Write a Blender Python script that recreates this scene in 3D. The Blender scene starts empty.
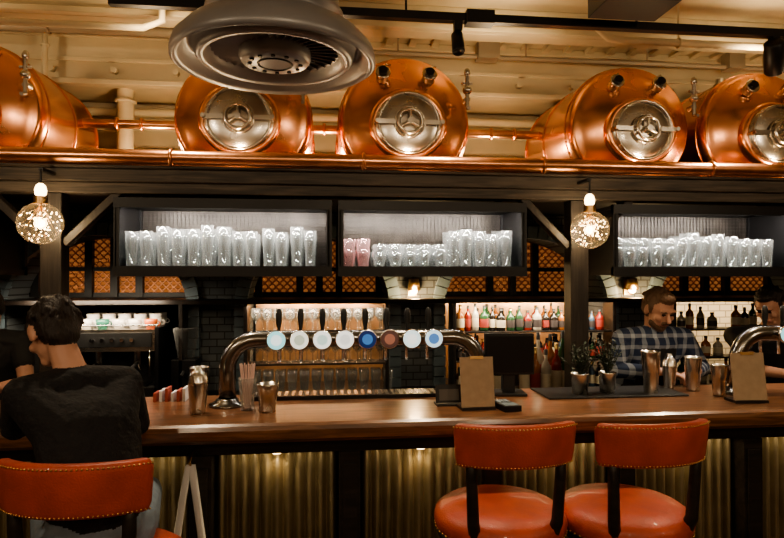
import bpy, bmesh, math, random
import numpy as np
from mathutils import Vector, Matrix
random.seed(7)
V=Vector
scene=bpy.context.scene
COL=scene.collection
scene.view_settings.view_transform='AgX'
try: scene.view_settings.look='AgX - Medium High Contrast'
except Exception: pass
scene.view_settings.exposure=.45

# ------------------------------------------------------------------ materials
def M(name,col,rough=.5,metal=0.0,noise=None,bump=None,emit=None,es=0.0,coat=0.0,trans=0.0,rvar=0.0,stretch=None):
    m=bpy.data.materials.new(name); m.use_nodes=True
    nt=m.node_tree; b=nt.nodes['Principled BSDF']
    c=(col[0],col[1],col[2],1)
    b.inputs['Base Color'].default_value=c
    b.inputs['Roughness'].default_value=rough
    b.inputs['Metallic'].default_value=metal
    b.inputs['Coat Weight'].default_value=coat
    b.inputs['Transmission Weight'].default_value=trans
    tc=nt.nodes.new('ShaderNodeTexCoord'); mp=nt.nodes.new('ShaderNodeMapping')
    nt.links.new(tc.outputs['Object'],mp.inputs['Vector'])
    if stretch: mp.inputs['Scale'].default_value=stretch
    if noise or rvar:
        n=nt.nodes.new('ShaderNodeTexNoise'); n.inputs['Scale'].default_value=noise[0] if noise else 8
        n.inputs['Detail'].default_value=5
        nt.links.new(mp.outputs['Vector'],n.inputs['Vector'])
        if noise:
            r=nt.nodes.new('ShaderNodeValToRGB')
            a=noise[1]
            r.color_ramp.elements[0].position=.3; r.color_ramp.elements[1].position=.7
            r.color_ramp.elements[0].color=(col[0]*(1-a),col[1]*(1-a),col[2]*(1-a),1)
            r.color_ramp.elements[1].color=(min(1,col[0]*(1+a)),min(1,col[1]*(1+a)),min(1,col[2]*(1+a)),1)
            nt.links.new(n.outputs['Fac'],r.inputs['Fac']); nt.links.new(r.outputs['Color'],b.inputs['Base Color'])
        if rvar:
            mr=nt.nodes.new('ShaderNodeMapRange'); mr.inputs['To Min'].default_value=max(0.02,rough-rvar); mr.inputs['To Max'].default_value=rough+rvar
            nt.links.new(n.outputs['Fac'],mr.inputs['Value']); nt.links.new(mr.outputs['Result'],b.inputs['Roughness'])
    if bump:
        n2=nt.nodes.new('ShaderNodeTexNoise'); n2.inputs['Scale'].default_value=bump[0]; n2.inputs['Detail'].default_value=4
        bp=nt.nodes.new('ShaderNodeBump'); bp.inputs['Strength'].default_value=bump[1]; bp.inputs['Distance'].default_value=.01
        nt.links.new(mp.outputs['Vector'],n2.inputs['Vector']); nt.links.new(n2.outputs['Fac'],bp.inputs['Height']); nt.links.new(bp.outputs['Normal'],b.inputs['Normal'])
    if emit:
        b.inputs['Emission Color'].default_value=(emit[0],emit[1],emit[2],1); b.inputs['Emission Strength'].default_value=es
    return m

def glassmat(name,col=(.9,.93,.95),lo=.12,hi=.75,rough=.08,diff=.12):
    m=bpy.data.materials.new(name); m.use_nodes=True; nt=m.node_tree
    nt.nodes.remove(nt.nodes['Principled BSDF']); out=nt.nodes['Material Output']
    t=nt.nodes.new('ShaderNodeBsdfTransparent'); t.inputs['Color'].default_value=(.90,.92,.92,1)
    g=nt.nodes.new('ShaderNodeBsdfGlossy'); g.inputs['Roughness'].default_value=rough; g.inputs['Color'].default_value=(*col,1)
    d=nt.nodes.new('ShaderNodeBsdfDiffuse'); d.inputs['Color'].default_value=(*col,1)
    mx=nt.nodes.new('ShaderNodeMixShader'); lw=nt.nodes.new('ShaderNodeLayerWeight'); lw.inputs['Blend'].default_value=.25
    mr=nt.nodes.new('ShaderNodeMapRange'); mr.inputs['To Min'].default_value=lo; mr.inputs['To Max'].default_value=hi
    mg=nt.nodes.new('ShaderNodeMixShader'); mg.inputs['Fac'].default_value=diff*3
    nt.links.new(g.outputs[0],mg.inputs[1]); nt.links.new(d.outputs[0],mg.inputs[2])
    nt.links.new(lw.outputs['Facing'],mr.inputs['Value']); nt.links.new(mr.outputs['Result'],mx.inputs['Fac'])
    nt.links.new(t.outputs[0],mx.inputs[1]); nt.links.new(mg.outputs[0],mx.inputs[2]); nt.links.new(mx.outputs[0],out.inputs['Surface'])
    return m

def brickmat(name,c1,c2,mortar,scale,rough=.8,emit=0,bw=.5,rh=.25):
    m=bpy.data.materials.new(name); m.use_nodes=True; nt=m.node_tree; b=nt.nodes['Principled BSDF']
    tc=nt.nodes.new('ShaderNodeTexCoord'); mp=nt.nodes.new('ShaderNodeMapping'); mp.inputs['Rotation'].default_value=(math.radians(90),0,0)
    br=nt.nodes.new('ShaderNodeTexBrick'); br.inputs['Scale'].default_value=scale
    br.inputs['Color1'].default_value=(*c1,1); br.inputs['Color2'].default_value=(*c2,1); br.inputs['Mortar'].default_value=(*mortar,1)
    br.inputs['Brick Width'].default_value=bw; br.inputs['Row Height'].default_value=rh
    nt.links.new(tc.outputs['Object'],mp.inputs['Vector']); nt.links.new(mp.outputs['Vector'],br.inputs['Vector'])
    nt.links.new(br.outputs['Color'],b.inputs['Base Color']); b.inputs['Roughness'].default_value=rough
    if emit:
        nt.links.new(br.outputs['Color'],b.inputs['Emission Color']); b.inputs['Emission Strength'].default_value=emit
    return m

def plaidmat():
    m=bpy.data.materials.new('plaid_flannel'); m.use_nodes=True; nt=m.node_tree; b=nt.nodes['Principled BSDF']
    tc=nt.nodes.new('ShaderNodeTexCoord'); b.inputs['Roughness'].default_value=.9
    def band(direction,scale,c0,c1,lo):
        w=nt.nodes.new('ShaderNodeTexWave'); w.bands_direction=direction; w.inputs['Scale'].default_value=scale; w.inputs['Distortion'].default_value=.3
        nt.links.new(tc.outputs['Object'],w.inputs['Vector'])
        r=nt.nodes.new('ShaderNodeValToRGB'); r.color_ramp.interpolation='CONSTANT'
        r.color_ramp.elements[0].color=(*c0,1); r.color_ramp.elements[1].color=(*c1,1); r.color_ramp.elements[1].position=lo
        nt.links.new(w.outputs['Fac'],r.inputs['Fac']); return r
    a=band('X',5,(.03,.05,.11),(.42,.48,.56),.72); c=band('Z',5,(.03,.05,.11),(.42,.48,.56),.72)
    mx=nt.nodes.new('ShaderNodeMixRGB'); mx.inputs[0].default_value=.5
    nt.links.new(a.outputs[0],mx.inputs[1]); nt.links.new(c.outputs[0],mx.inputs[2]); nt.links.new(mx.outputs[0],b.inputs['Base Color'])
    return m

def woodmat(name,c0,c1,rough,scale=(.6,6,6),coat=0):
    m=bpy.data.materials.new(name); m.use_nodes=True; nt=m.node_tree; b=nt.nodes['Principled BSDF']
    tc=nt.nodes.new('ShaderNodeTexCoord'); mp=nt.nodes.new('ShaderNodeMapping'); mp.inputs['Scale'].default_value=scale
    n=nt.nodes.new('ShaderNodeTexNoise'); n.inputs['Scale'].default_value=5; n.inputs['Detail'].default_value=8; n.inputs['Distortion'].default_value=1.2
    r=nt.nodes.new('ShaderNodeValToRGB'); r.color_ramp.elements[0].color=(*c0,1); r.color_ramp.elements[1].color=(*c1,1)
    r.color_ramp.elements[0].position=.35; r.color_ramp.elements[1].position=.68
    nt.links.new(tc.outputs['Object'],mp.inputs['Vector']); nt.links.new(mp.outputs['Vector'],n.inputs['Vector'])
    nt.links.new(n.outputs['Fac'],r.inputs['Fac']); nt.links.new(r.outputs['Color'],b.inputs['Base Color'])
    bp=nt.nodes.new('ShaderNodeBump'); bp.inputs['Strength'].default_value=.15; bp.inputs['Distance'].default_value=.005
    nt.links.new(n.outputs['Fac'],bp.inputs['Height']); nt.links.new(bp.outputs['Normal'],b.inputs['Normal'])
    b.inputs['Roughness'].default_value=rough; b.inputs['Coat Weight'].default_value=coat; b.inputs['Coat Roughness'].default_value=.15
    return m

COPPER=M('polished_copper',(.88,.42,.23),.25,1,noise=(3,.14),rvar=.09,bump=(2.5,.08))
COPPER2=M('copper_pipe_metal',(.78,.38,.21),.28,1,noise=(10,.2))
STEEL=M('brushed_steel',(.60,.56,.50),.26,1,rvar=.08)
CHROME=M('chrome',(.8,.8,.8),.12,1)
PEWTER=M('dark_pewter',(.26,.25,.23),.22,1)
BLACK=M('black_paint',(.012,.012,.012),.5)
BLACKM=M('black_metal',(.012,.012,.013),.38,.3)
GANTRY=woodmat('weathered_grey_timber',(.030,.024,.019),(.12,.095,.072),.55,(.5,8,8))
POSTW=woodmat('dark_stained_timber',(.014,.011,.009),(.04,.031,.025),.5,(8,8,.6))
BARWOOD=woodmat('bar_top_oak',(.11,.050,.024),(.27,.125,.06),.3,(.8,8,8),.5)
DARKWOOD=woodmat('ebonised_wood',(.010,.008,.007),(.028,.021,.017),.42)
LEATHER=M('orange_red_leather',(.42,.070,.036),.42,0,noise=(12,.18),bump=(160,.2),coat=.12)
BRASS=M('brass_studs',(.6,.38,.18),.35,1)
CREAM=M('cream_paint',(.52,.43,.28),.6,0,noise=(2.5,.16),bump=(20,.12))
WALLD=M('dark_back_wall',(.02,.017,.015),.7)
FLOORM=woodmat('floor_boards',(.05,.03,.02),(.12,.07,.04),.5)
BRICK=brickmat('grey_blue_brick',(.085,.10,.11),(.13,.145,.15),(.03,.03,.03),5)
AMBER=brickmat('amber_glow_panel',(.60,.24,.08),(.40,.15,.05),(.10,.04,.02),9,emit=.28)  # emission stands in for warm light behind the lattice
GLASS=glassmat('bar_glass',(.92,.93,.92),.07,.72,.10,.13)
GLASSP=glassmat('pink_tint_glass',(.9,.55,.55),.15,.75,.1,.2)
GLOBEG=glassmat('globe_glass',(1,.85,.65),.05,.45,.08,.05)
WHITE=M('white_ceramic',(.66,.63,.58),.3)
GREENC=M('green_ceramic',(.03,.16,.11),.3); ORC=M('orange_ceramic',(.6,.14,.04),.3)
KRAFT=M('kraft_board',(.40,.30,.20),.7,0,noise=(30,.08))
PAPER=M('white_canvas',(.72,.71,.70),.8)
DIFF=M('diffuser_grey_metal',(.30,.30,.31),.42,.4,noise=(6,.08))
PANEL=M('corrugated_metal',(.36,.31,.21),.36,.9,noise=(6,.2))
WARM=(1,.72,.42)
BULB=M('bulb_glow',(1,.8,.5),.5,emit=(1,.68,.32),es=14)
PUCK=M('puck_lamp_lens',(1,.8,.5),.5,emit=(1,.7,.35),es=8)
FLAME=M('socket_glow',(1,.7,.3),.5,emit=(1,.72,.4),es=7)

# ------------------------------------------------------------------ mesh builder
class MB:
    def __init__(s): s.v=[];s.f=[];s.m=[];s.s=[]
    def add(s,vs,fs,mat=0,smooth=False,X=None):
        o=len(s.v)
        for p in vs:
            p=V(p); s.v.append(X@p if X is not None else p)
        for f in fs: s.f.append([i+o for i in f]); s.m.append(mat); s.s.append(smooth)
    def box(s,x0,x1,y0,y1,z0,z1,mat=0,X=None):
        s.add([(x0,y0,z0),(x1,y0,z0),(x1,y1,z0),(x0,y1,z0),(x0,y0,z1),(x1,y0,z1),(x1,y1,z1),(x0,y1,z1)],
              [(0,3,2,1),(4,5,6,7),(0,1,5,4),(1,2,6,5),(2,3,7,6),(3,0,4,7)],mat,False,X)
    def lathe(s,prof,X=None,seg=24,mat=0,smooth=True,sx=1,sy=1):
        vs=[];rings=[]
        for r,z in prof:
            if r<1e-6: rings.append([len(vs)]); vs.append((0,0,z))
            else:
                rings.append(list(range(len(vs),len(vs)+seg)))
                for i in range(seg):
                    a=2*math.pi*i/seg; vs.append((r*math.cos(a)*sx,r*math.sin(a)*sy,z))
        fs=[]
        for a,b in zip(rings,rings[1:]):
            for i in range(seg):
                j=(i+1)%seg
                if len(a)==1 and len(b)==1: continue
                if len(a)==1: fs.append((a[0],b[i],b[j]))
                elif len(b)==1: fs.append((a[i],a[j],b[0]))
                else: fs.append((a[i],a[j],b[j],b[i]))
        s.add(vs,fs,mat,smooth,X)
    def cyl(s,p0,p1,r,mat=0,seg=16,r2=None):
        p0=V(p0);p1=V(p1);d=p1-p0;L=d.length
        X=Matrix.Translation(p0)@d.to_track_quat('Z','Y').to_matrix().to_4x4()
        r2=r if r2 is None else r2
        s.lathe([(0,0),(r,0)],X,seg,mat,False); s.lathe([(r,0),(r2,L)],X,seg,mat,True); s.lathe([(r2,L),(0,L)],X,seg,mat,False)
    def tube(s,pts,r,seg=12,mat=0,closed=False,flat=1):
        pts=[V(p) for p in pts];n=len(pts);vs=[];fs=[]
        up=None
        for i,p in enumerate(pts):
            if closed: t=pts[(i+1)%n]-pts[i-1]
            else: t=pts[min(i+1,n-1)]-pts[max(i-1,0)]
            t.normalize()
            if up is None:
                up=V((0,0,1)) if abs(t.z)<.9 else V((0,1,0))
            a=t.cross(up).normalized(); up=a.cross(t).normalized()
            rr=r[i] if isinstance(r,(list,tuple)) else r
            for k in range(seg):
                q=2*math.pi*k/seg; vs.append(p+a*math.cos(q)*rr+up*math.sin(q)*rr*flat)
        for i in range(n if closed else n-1):
            j=(i+1)%n
            for k in range(seg):
                l=(k+1)%seg; fs.append((i*seg+k,i*seg+l,j*seg+l,j*seg+k))
        if not closed:
            fs.append(tuple(range(seg))); fs.append(tuple(range((n-1)*seg,n*seg)))
        s.add(vs,fs,mat,True)
    def ell(s,c,r,mat=0,seg=16,rings=10,X=None):
        if not isinstance(r,(tuple,list)): r=(r,r,r)
        prof=[(math.sin(math.pi*i/rings),-math.cos(math.pi*i/rings)) for i in range(rings+1)]
        prof[0]=(0,-1);prof[-1]=(0,1)
        Y=Matrix.Translation(V(c))@Matrix.Diagonal((r[0],r[1],r[2],1))
        if X is not None: Y=X@Y
        s.lathe(prof,Y,seg,mat,True)
    def torus(s,c,R,r,X=None,mat=0,seg=32,sseg=8):
        pts=[V((R*math.cos(2*math.pi*i/seg),R*math.sin(2*math.pi*i/seg),0)) for i in range(seg)]
        Y=Matrix.Translation(V(c))
        if X is not None: Y=Y@X
        s.tube([Y@p for p in pts],r,sseg,mat,True)
    def build(s,name,mats,bevel=0,parent=None):
        if not isinstance(mats,(list,tuple)): mats=[mats]
        xs=[p.x for p in s.v];ys=[p.y for p in s.v];zs=[p.z for p in s.v]
        o=V(((min(xs)+max(xs))/2,(min(ys)+max(ys))/2,min(zs)))
        me=bpy.data.meshes.new(name); me.from_pydata([p-o for p in s.v],[],s.f)
        for m in mats: me.materials.append(m)
        me.polygons.foreach_set('material_index',s.m); me.polygons.foreach_set('use_smooth',s.s)
        bm=bmesh.new(); bm.from_mesh(me); bmesh.ops.recalc_face_normals(bm,faces=bm.faces); bm.to_mesh(me); bm.free()
        ob=bpy.data.objects.new(name,me); ob.location=o; COL.objects.link(ob)
        if bevel:
            b=ob.modifiers.new('bevel','BEVEL'); b.width=bevel; b.segments=2; b.limit_method='ANGLE'; b.angle_limit=math.radians(40)
        if parent: ob.parent=parent
        return ob
T=Matrix.Translation
def RX(a): return Matrix.Rotation(math.radians(a),4,'X')
def RY(a): return Matrix.Rotation(math.radians(a),4,'Y')
def RZ(a): return Matrix.Rotation(math.radians(a),4,'Z')
TOY=RX(-90)   # lathe axis -> +Y

def light(kind,loc,power,col=WARM,size=.05,target=None,spot=60,sy=None,name='lamp_light'):
    l=bpy.data.lights.new(name,kind); l.energy=power; l.color=col
    if kind=='AREA':
        l.size=size
        if sy: l.shape='RECTANGLE'; l.size_y=sy
    else: l.shadow_soft_size=size
    if kind=='SPOT': l.spot_size=math.radians(spot); l.spot_blend=.6
    o=bpy.data.objects.new(name,l); o.location=loc; COL.objects.link(o)
    if target: o.rotation_euler=(V(target)-V(loc)).to_track_quat('-Z','Y').to_euler()
    return o

# ------------------------------------------------------------------ room shell
XL,XR,YB,YF,ZC=-4.4,5.8,4.64,-3.5,3.35
m=MB(); m.box(XL,XR,YF,YB,-.1,0); m.build('floor',FLOORM)
m=MB(); m.box(XL,XR,YF,YB+.1,ZC,ZC+.1); m.build('ceiling',CREAM)
m=MB(); m.box(XL,XR,YB,YB+.1,0,2.18,0); m.box(XL,XR,YB,YB+.1,2.18,ZC,1); m.build('wall_back',[WALLD,CREAM])
WSIDE=M('warm_side_wall',(.26,.17,.10),.7)
m=MB(); m.box(XL-.1,XL,YF,YB+.1,0,ZC); m.build('wall_left',WSIDE)
m=MB(); m.box(XR,XR+.1,YF,YB+.1,0,ZC); m.build('wall_right',WSIDE)
m=MB(); m.box(XL,XR,YF-.1,YF,0,ZC); m.build('wall_front',WSIDE)
for y0,y1,z0 in ((4.22,4.62,2.98),(3.62,3.74,3.2),(2.3,2.42,3.2),(1.0,1.12,3.2)):
    m=MB(); m.box(XL,XR,y0,y1,z0,ZC); m.box(XL,XR,y0-.05,y0+.0,z0,z0+.035); m.box(XL,XR,y0-.03,y0,ZC-.05,ZC)
    if y0>4:
        m.box(XL,XR,y0-.02,y0,z0+.16,z0+.19)
        for i in range(24):
            m.cyl((XL+.2+i*.4,y0-.045,z0+.1),(XL+.2+i*.4,y0+.01,z0+.1),.02)
    m.build('ceiling_beam',CREAM,.006)
m=MB()
for i in range(60):
    x=XL+.1+i*.163; m.box(x,x+.05,3.74,4.22,3.325,3.35)
m.build('trim_1',CREAM)
m=MB(); m.cyl((-1.8,4.1,2.2),(-1.8,4.1,3.35),.018); m.torus((-1.8,4.1,3.2),.022,.008); m.build('conduit_pipe',CREAM)
m=MB(); m.cyl((-1.36,4.3,2.2),(-1.36,4.3,2.98),.055); m.torus((-1.36,4.3,2.9),.06,.012); m.torus((-1.36,4.3,2.25),.06,.012); m.build('support_column',CREAM)
m=MB(); m.cyl((XL+.02,4.4,2.75),(XR-.02,4.4,2.75),.022); m.cyl((XL+.02,4.5,2.88),(XR-.02,4.5,2.88),.03); m.cyl((XL+.02,4.5,2.60),(XR-.02,4.5,2.60),.018)
for i in range(9): m.box(-3.9+i*1.1,-3.87+i*1.1,4.36,4.60,2.71,2.79)
m.build('painted_pipe_run',CREAM)
m=MB(); m.tube([(1.6,3.35,3.35),(1.6,3.35,3.15),(1.66,3.35,3.10),(1.75,3.35,3.09),(4.9,3.35,3.09)],.022,12)
for x in (2.1,2.9,3.7,4.5): m.cyl((x,3.35,3.09),(x,3.35,3.35),.006); m.torus((x,3.35,3.09),.026,.006,RY(90))
m.tube([(-2.9,3.45,3.35),(-2.9,3.45,3.14),(-2.8,3.45,3.08),(-1.0,3.45,3.08),(-.9,3.45,3.12),(-.9,3.45,3.35)],.02,12)
m.build('ceiling_water_pipe',CREAM)
m=MB(); m.cyl((.3,4.05,3.22),(5.4,4.05,3.22),.016); m.cyl((-3.9,3.92,3.24),(-.5,3.92,3.24),.03)
for x in (.5,1.4,2.3,3.2,4.1): m.cyl((x,4.05,3.22),(x,4.05,3.33),.006)
for x in (-3.5,-2.6,-1.7,-.8): m.cyl((x,3.92,3.24),(x,3.92,3.33),.006); m.torus((x,3.92,3.24),.034,.007,RY(90))
m.box(1.05,1.2,4.0,4.1,3.2,3.32); m.box(2.9,3.02,4.0,4.1,3.2,3.32)
m.build('ceiling_conduit_run',M('aged_conduit_paint',(.34,.27,.18),.5))

# ------------------------------------------------------------------ bar counter
BZ=1.12; BX0,BX1=-3.3,4.7
prof=[(2.40,1.075),(2.395,1.095),(2.40,1.112),(2.415,BZ),(3.0,BZ),(3.0,1.05),(2.5,1.05),(2.5,1.03),(2.47,1.028),(2.455,1.045),(2.425,1.05),(2.41,1.055)]
m=MB(); n=len(prof)
vs=[(BX0,y,z) for y,z in prof]+[(BX1,y,z) for y,z in prof]
m.add(vs,[tuple(range(n)),tuple(range(2*n-1,n-1,-1))]+[(i,(i+1)%n,(i+1)%n+n,i+n) for i in range(n)],0)
m.box(BX0,BX1,2.68,2.96,.0,1.05,1)
m.box(BX0,BX1,2.585,2.68,.95,1.03,1)
m.box(BX0,BX1,2.585,2.68,.0,.14,1)
PITCH=.62
posts=[.11+PITCH*k for k in range(-5,8)]
for x in posts:
    m.box(x-.045,x+.045,2.575,2.68,.14,.95,1); m.box(x-.03,x+.03,2.565,2.575,.2,.90,1)
for x in posts[:-1]:
    a,b=x+.05,x+PITCH-.05
    N=130; vs=[];fs=[]
    for i in range(N+1):
        u=i/N; xx=a+(b-a)*u; yy=2.668-.034*abs(math.sin(u*math.pi*11))**.9
        vs+= [(xx,yy,.14),(xx,yy,.95)]
    for i in range(N): fs.append((2*i,2*i+2,2*i+3,2*i+1))
    m.add(vs,fs,2,True)
    m.cyl((x+PITCH/2,2.61,.945),(x+PITCH/2,2.61,.96),.020,3)
m.cyl((BX0,2.42,.22),(BX1,2.42,.22),.02,4)
for x in posts: m.cyl((x,2.42,.22),(x,2.58,.22),.012,4)
bar=m.build('bar_counter',[BARWOOD,DARKWOOD,PANEL,PUCK,BRASS])
for x in posts[:-1]:
    light('SPOT',(x+PITCH/2,2.60,.935),2.0,(1,.72,.38),.015,(x+PITCH/2,2.65,.3),130,name='bay_light')
    light('AREA',(x+PITCH/2,2.595,.94),.45,(1,.78,.45),.42,(x+PITCH/2,2.66,.55),sy=.015,name='bay_light')

# ------------------------------------------------------------------ gantry
m=MB()
GX0,GX1=-3.9,5.3
m.box(GX0,GX1,3.08,3.22,2.165,2.23); m.box(GX0,GX1,3.10,3.20,2.11,2.165); m.box(GX0,GX1,3.06,3.22,2.23,2.245)
for x in (-3.8,-1.33,1.37,4.07):
    m.box(x-.05,x+.05,3.10,3.20,0,2.11,1)
    for sgn in (-1,1):
        if x<-3 and sgn<0: continue
        X=T(V((x+sgn*.05,3.15,1.86)))@RY(sgn*45)
        m.box(-.02,.02,-.03,.03,0,.37,1,X)
m.build('bar_gantry',[GANTRY,POSTW],.005)
m=MB(); m.box(GX0,GX1,3.22,4.62,2.15,2.20)
m.build('tank_platform',[BLACK])
m=MB(); m.cyl((GX0,3.06,2.285),(GX1,3.06,2.285),.036,0,20)
m.cyl((GX0,3.14,2.265),(GX1,3.14,2.265),.02,0,16)
for i in range(10):
    x=-3.6+i*.95; m.torus((x,3.06,2.285),.038,.009,RY(90)); m.box(x-.012,x+.012,3.05,3.2,2.245,2.255)
m.build('copper_pipe_rail',COPPER2)
m=MB(); m.cyl((GX0,3.95,2.66),(GX1,3.95,2.66),.028,0,18)
for x in (-1.15,0.0,1.12,1.28,-1.3): m.torus((x,3.95,2.66),.032,.01,RY(90))
m.build('copper_transfer_pipe',COPPER2)

# ------------------------------------------------------------------ glass rack boxes
def pint(m,x,y,z,h,r,mat=0,seg=14):
    X=T(V((x,y,z)))
    m.lathe([(0,0),(r*.74,0),(r*.74,.008),(r*.80,h*.35),(r*.98,h*.75),(r,h),(r*.93,h),(r*.9,h*.74),(r*.70,.02),(0,.018)],X,seg,mat)
def stemglass(m,x,y,z,h,r,mat=0,seg=12):
    X=T(V((x,y,z)))
    m.lathe([(0,0),(r*.85,0),(r*.8,.004),(.005,.012),(.004,h*.42),(r*.5,h*.5),(r,h*.7),(r*.85,h),(r*.82,h),(r*.95,h*.7),(0,h*.5)],X,seg,mat)
RBACK=M('rack_back_sheet',(.055,.048,.042),.35,.4,noise=(10,.5))
def rack(x0,x1):
    m=MB(); y0,y1,z0,z1=3.10,3.50,1.705,2.085; t=.028
    m.box(x0,x1,y0,y1,z0,z0+.03); m.box(x0,x1,y0,y1,z1-.02,z1)
    for x in (x0,x1-t): m.box(x,x+t,y0,y0+t,z0,z1); m.box(x,x+t,y1-t,y1,z0,z1); m.box(x+.008,x+.014,y0,y1,z0,z1)
    m.box(x0,x1,y0-.006,y0+t,z0-.008,z0+.045); m.box(x0,x1,y0-.006,y0+t,z1-.045,z1+.005)
    m.box(x0,x1,y1-t,y1,z0,z0+.045)
    m.box(x0+.02,x1-.02,y1-.006,y1-.002,z0+.02,z1-.02,1)
    nx=int((x1-x0)/.022)
    for i in range(nx):
        x=x0+.015+i*(x1-x0-.03)/nx; m.box(x-.002,x+.002,y1-.014,y1-.010,z0+.03,z1-.02,1)
    for k in range(16):
        z=z0+.05+k*.021; m.box(x0+.01,x1-.01,y1-.014,y1-.010,z-.002,z+.002,1)
    for x in (x0+.1,x1-.13): m.box(x,x+.03,y0+.13,y0+.16,z1,2.15)
    m.build('hanging_glass_rack',[BLACKM,RBACK])
    L=x1-x0
    light('AREA',((x0+x1)/2,3.135,2.052),9,(1,.90,.80),L*.92,((x0+x1)/2,3.28,1.80),sy=.02,name='rack_light')
rack(-1.036,.04); rack(.071,1.075); rack(1.56,2.66); rack(2.69,3.75); rack(-2.75,-1.62)
def glassrow(x0,x1,kind,h,r,step,rows,mat=GLASS,stack=False):
    m=MB(); x=x0
    while x<x1:
        hh=h*random.uniform(.88,1.05)
        for k in range(rows):
            y=3.20+k*.09+random.uniform(-.008,.008)
            pint(m,x+random.uniform(-.008,.008),y,1.735,hh*random.uniform(.95,1.03),r)
            if stack: pint(m,x,y,1.735+h*.45,h*.9,r)
        x+=step
    m.build(kind,mat)
glassrow(-.98,-.01,'pint_glasses',.215,.033,.076,3)
glassrow(.13,.27,'pink_gin_glasses',.12,.036,.078,2,GLASSP,True)
glassrow(.30,.64,'tumbler_glasses',.10,.036,.080,3,GLASS,True)
glassrow(.70,1.03,'pint_glasses',.215,.033,.074,3)
glassrow(1.63,1.98,'tumbler_glasses',.13,.036,.078,3,GLASS,True)
glassrow(2.02,2.61,'pint_glasses',.20,.033,.075,3)
glassrow(2.76,3.7,'pint_glasses',.19,.033,.08,2)
glassrow(-2.68,-1.70,'pint_glasses',.2,.033,.08,2)

# ------------------------------------------------------------------ globe lamps
def globe(x,y,z):
    m=MB(); rnd=random.Random(3)
    m.ell((x,y,z),.098,0,28,18)
    m.cyl((x,y,z+.09),(x,y,z+.125),.03,1)
    m.lathe([(.014,.125),(.024,.135),(.026,.155),(.020,.175),(.01,.185),(0,.185)],T(V((x,y,z))),16,3)
    m.cyl((x,y,z+.18),(x,y,2.20),.005,4)
    m.box(x-.01,x+.01,y,3.08,2.19,2.205,4)
    for i in range(60):
        d=V((rnd.gauss(0,1),rnd.gauss(0,1),rnd.gauss(0,1))).normalized()*rnd.choice((.05,.07,.088))
        m.ell(V((x,y,z))+d,.0032,2,6,4)
    for i in range(14):
        d=V((rnd.gauss(0,1),rnd.gauss(0,1),rnd.gauss(0,1))).normalized()*.085
        m.tube([(x,y,z+.09),(x+d.x*.5,y+d.y*.5,z+.03+d.z*.3),(x+d.x,y+d.y,z+d.z)],.0012,5,1)
    m.ell((x,y,z),.02,2,10,8)
    m.build('globe_pendant_lamp',[GLOBEG,BRASS,BULB,FLAME,BLACKM])
    light('POINT',(x,y-.0,z),5.5,(1,.72,.42),.03,name='globe_light')
globe(-1.31,2.95,1.945); globe(1.357,2.95,1.937)

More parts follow.
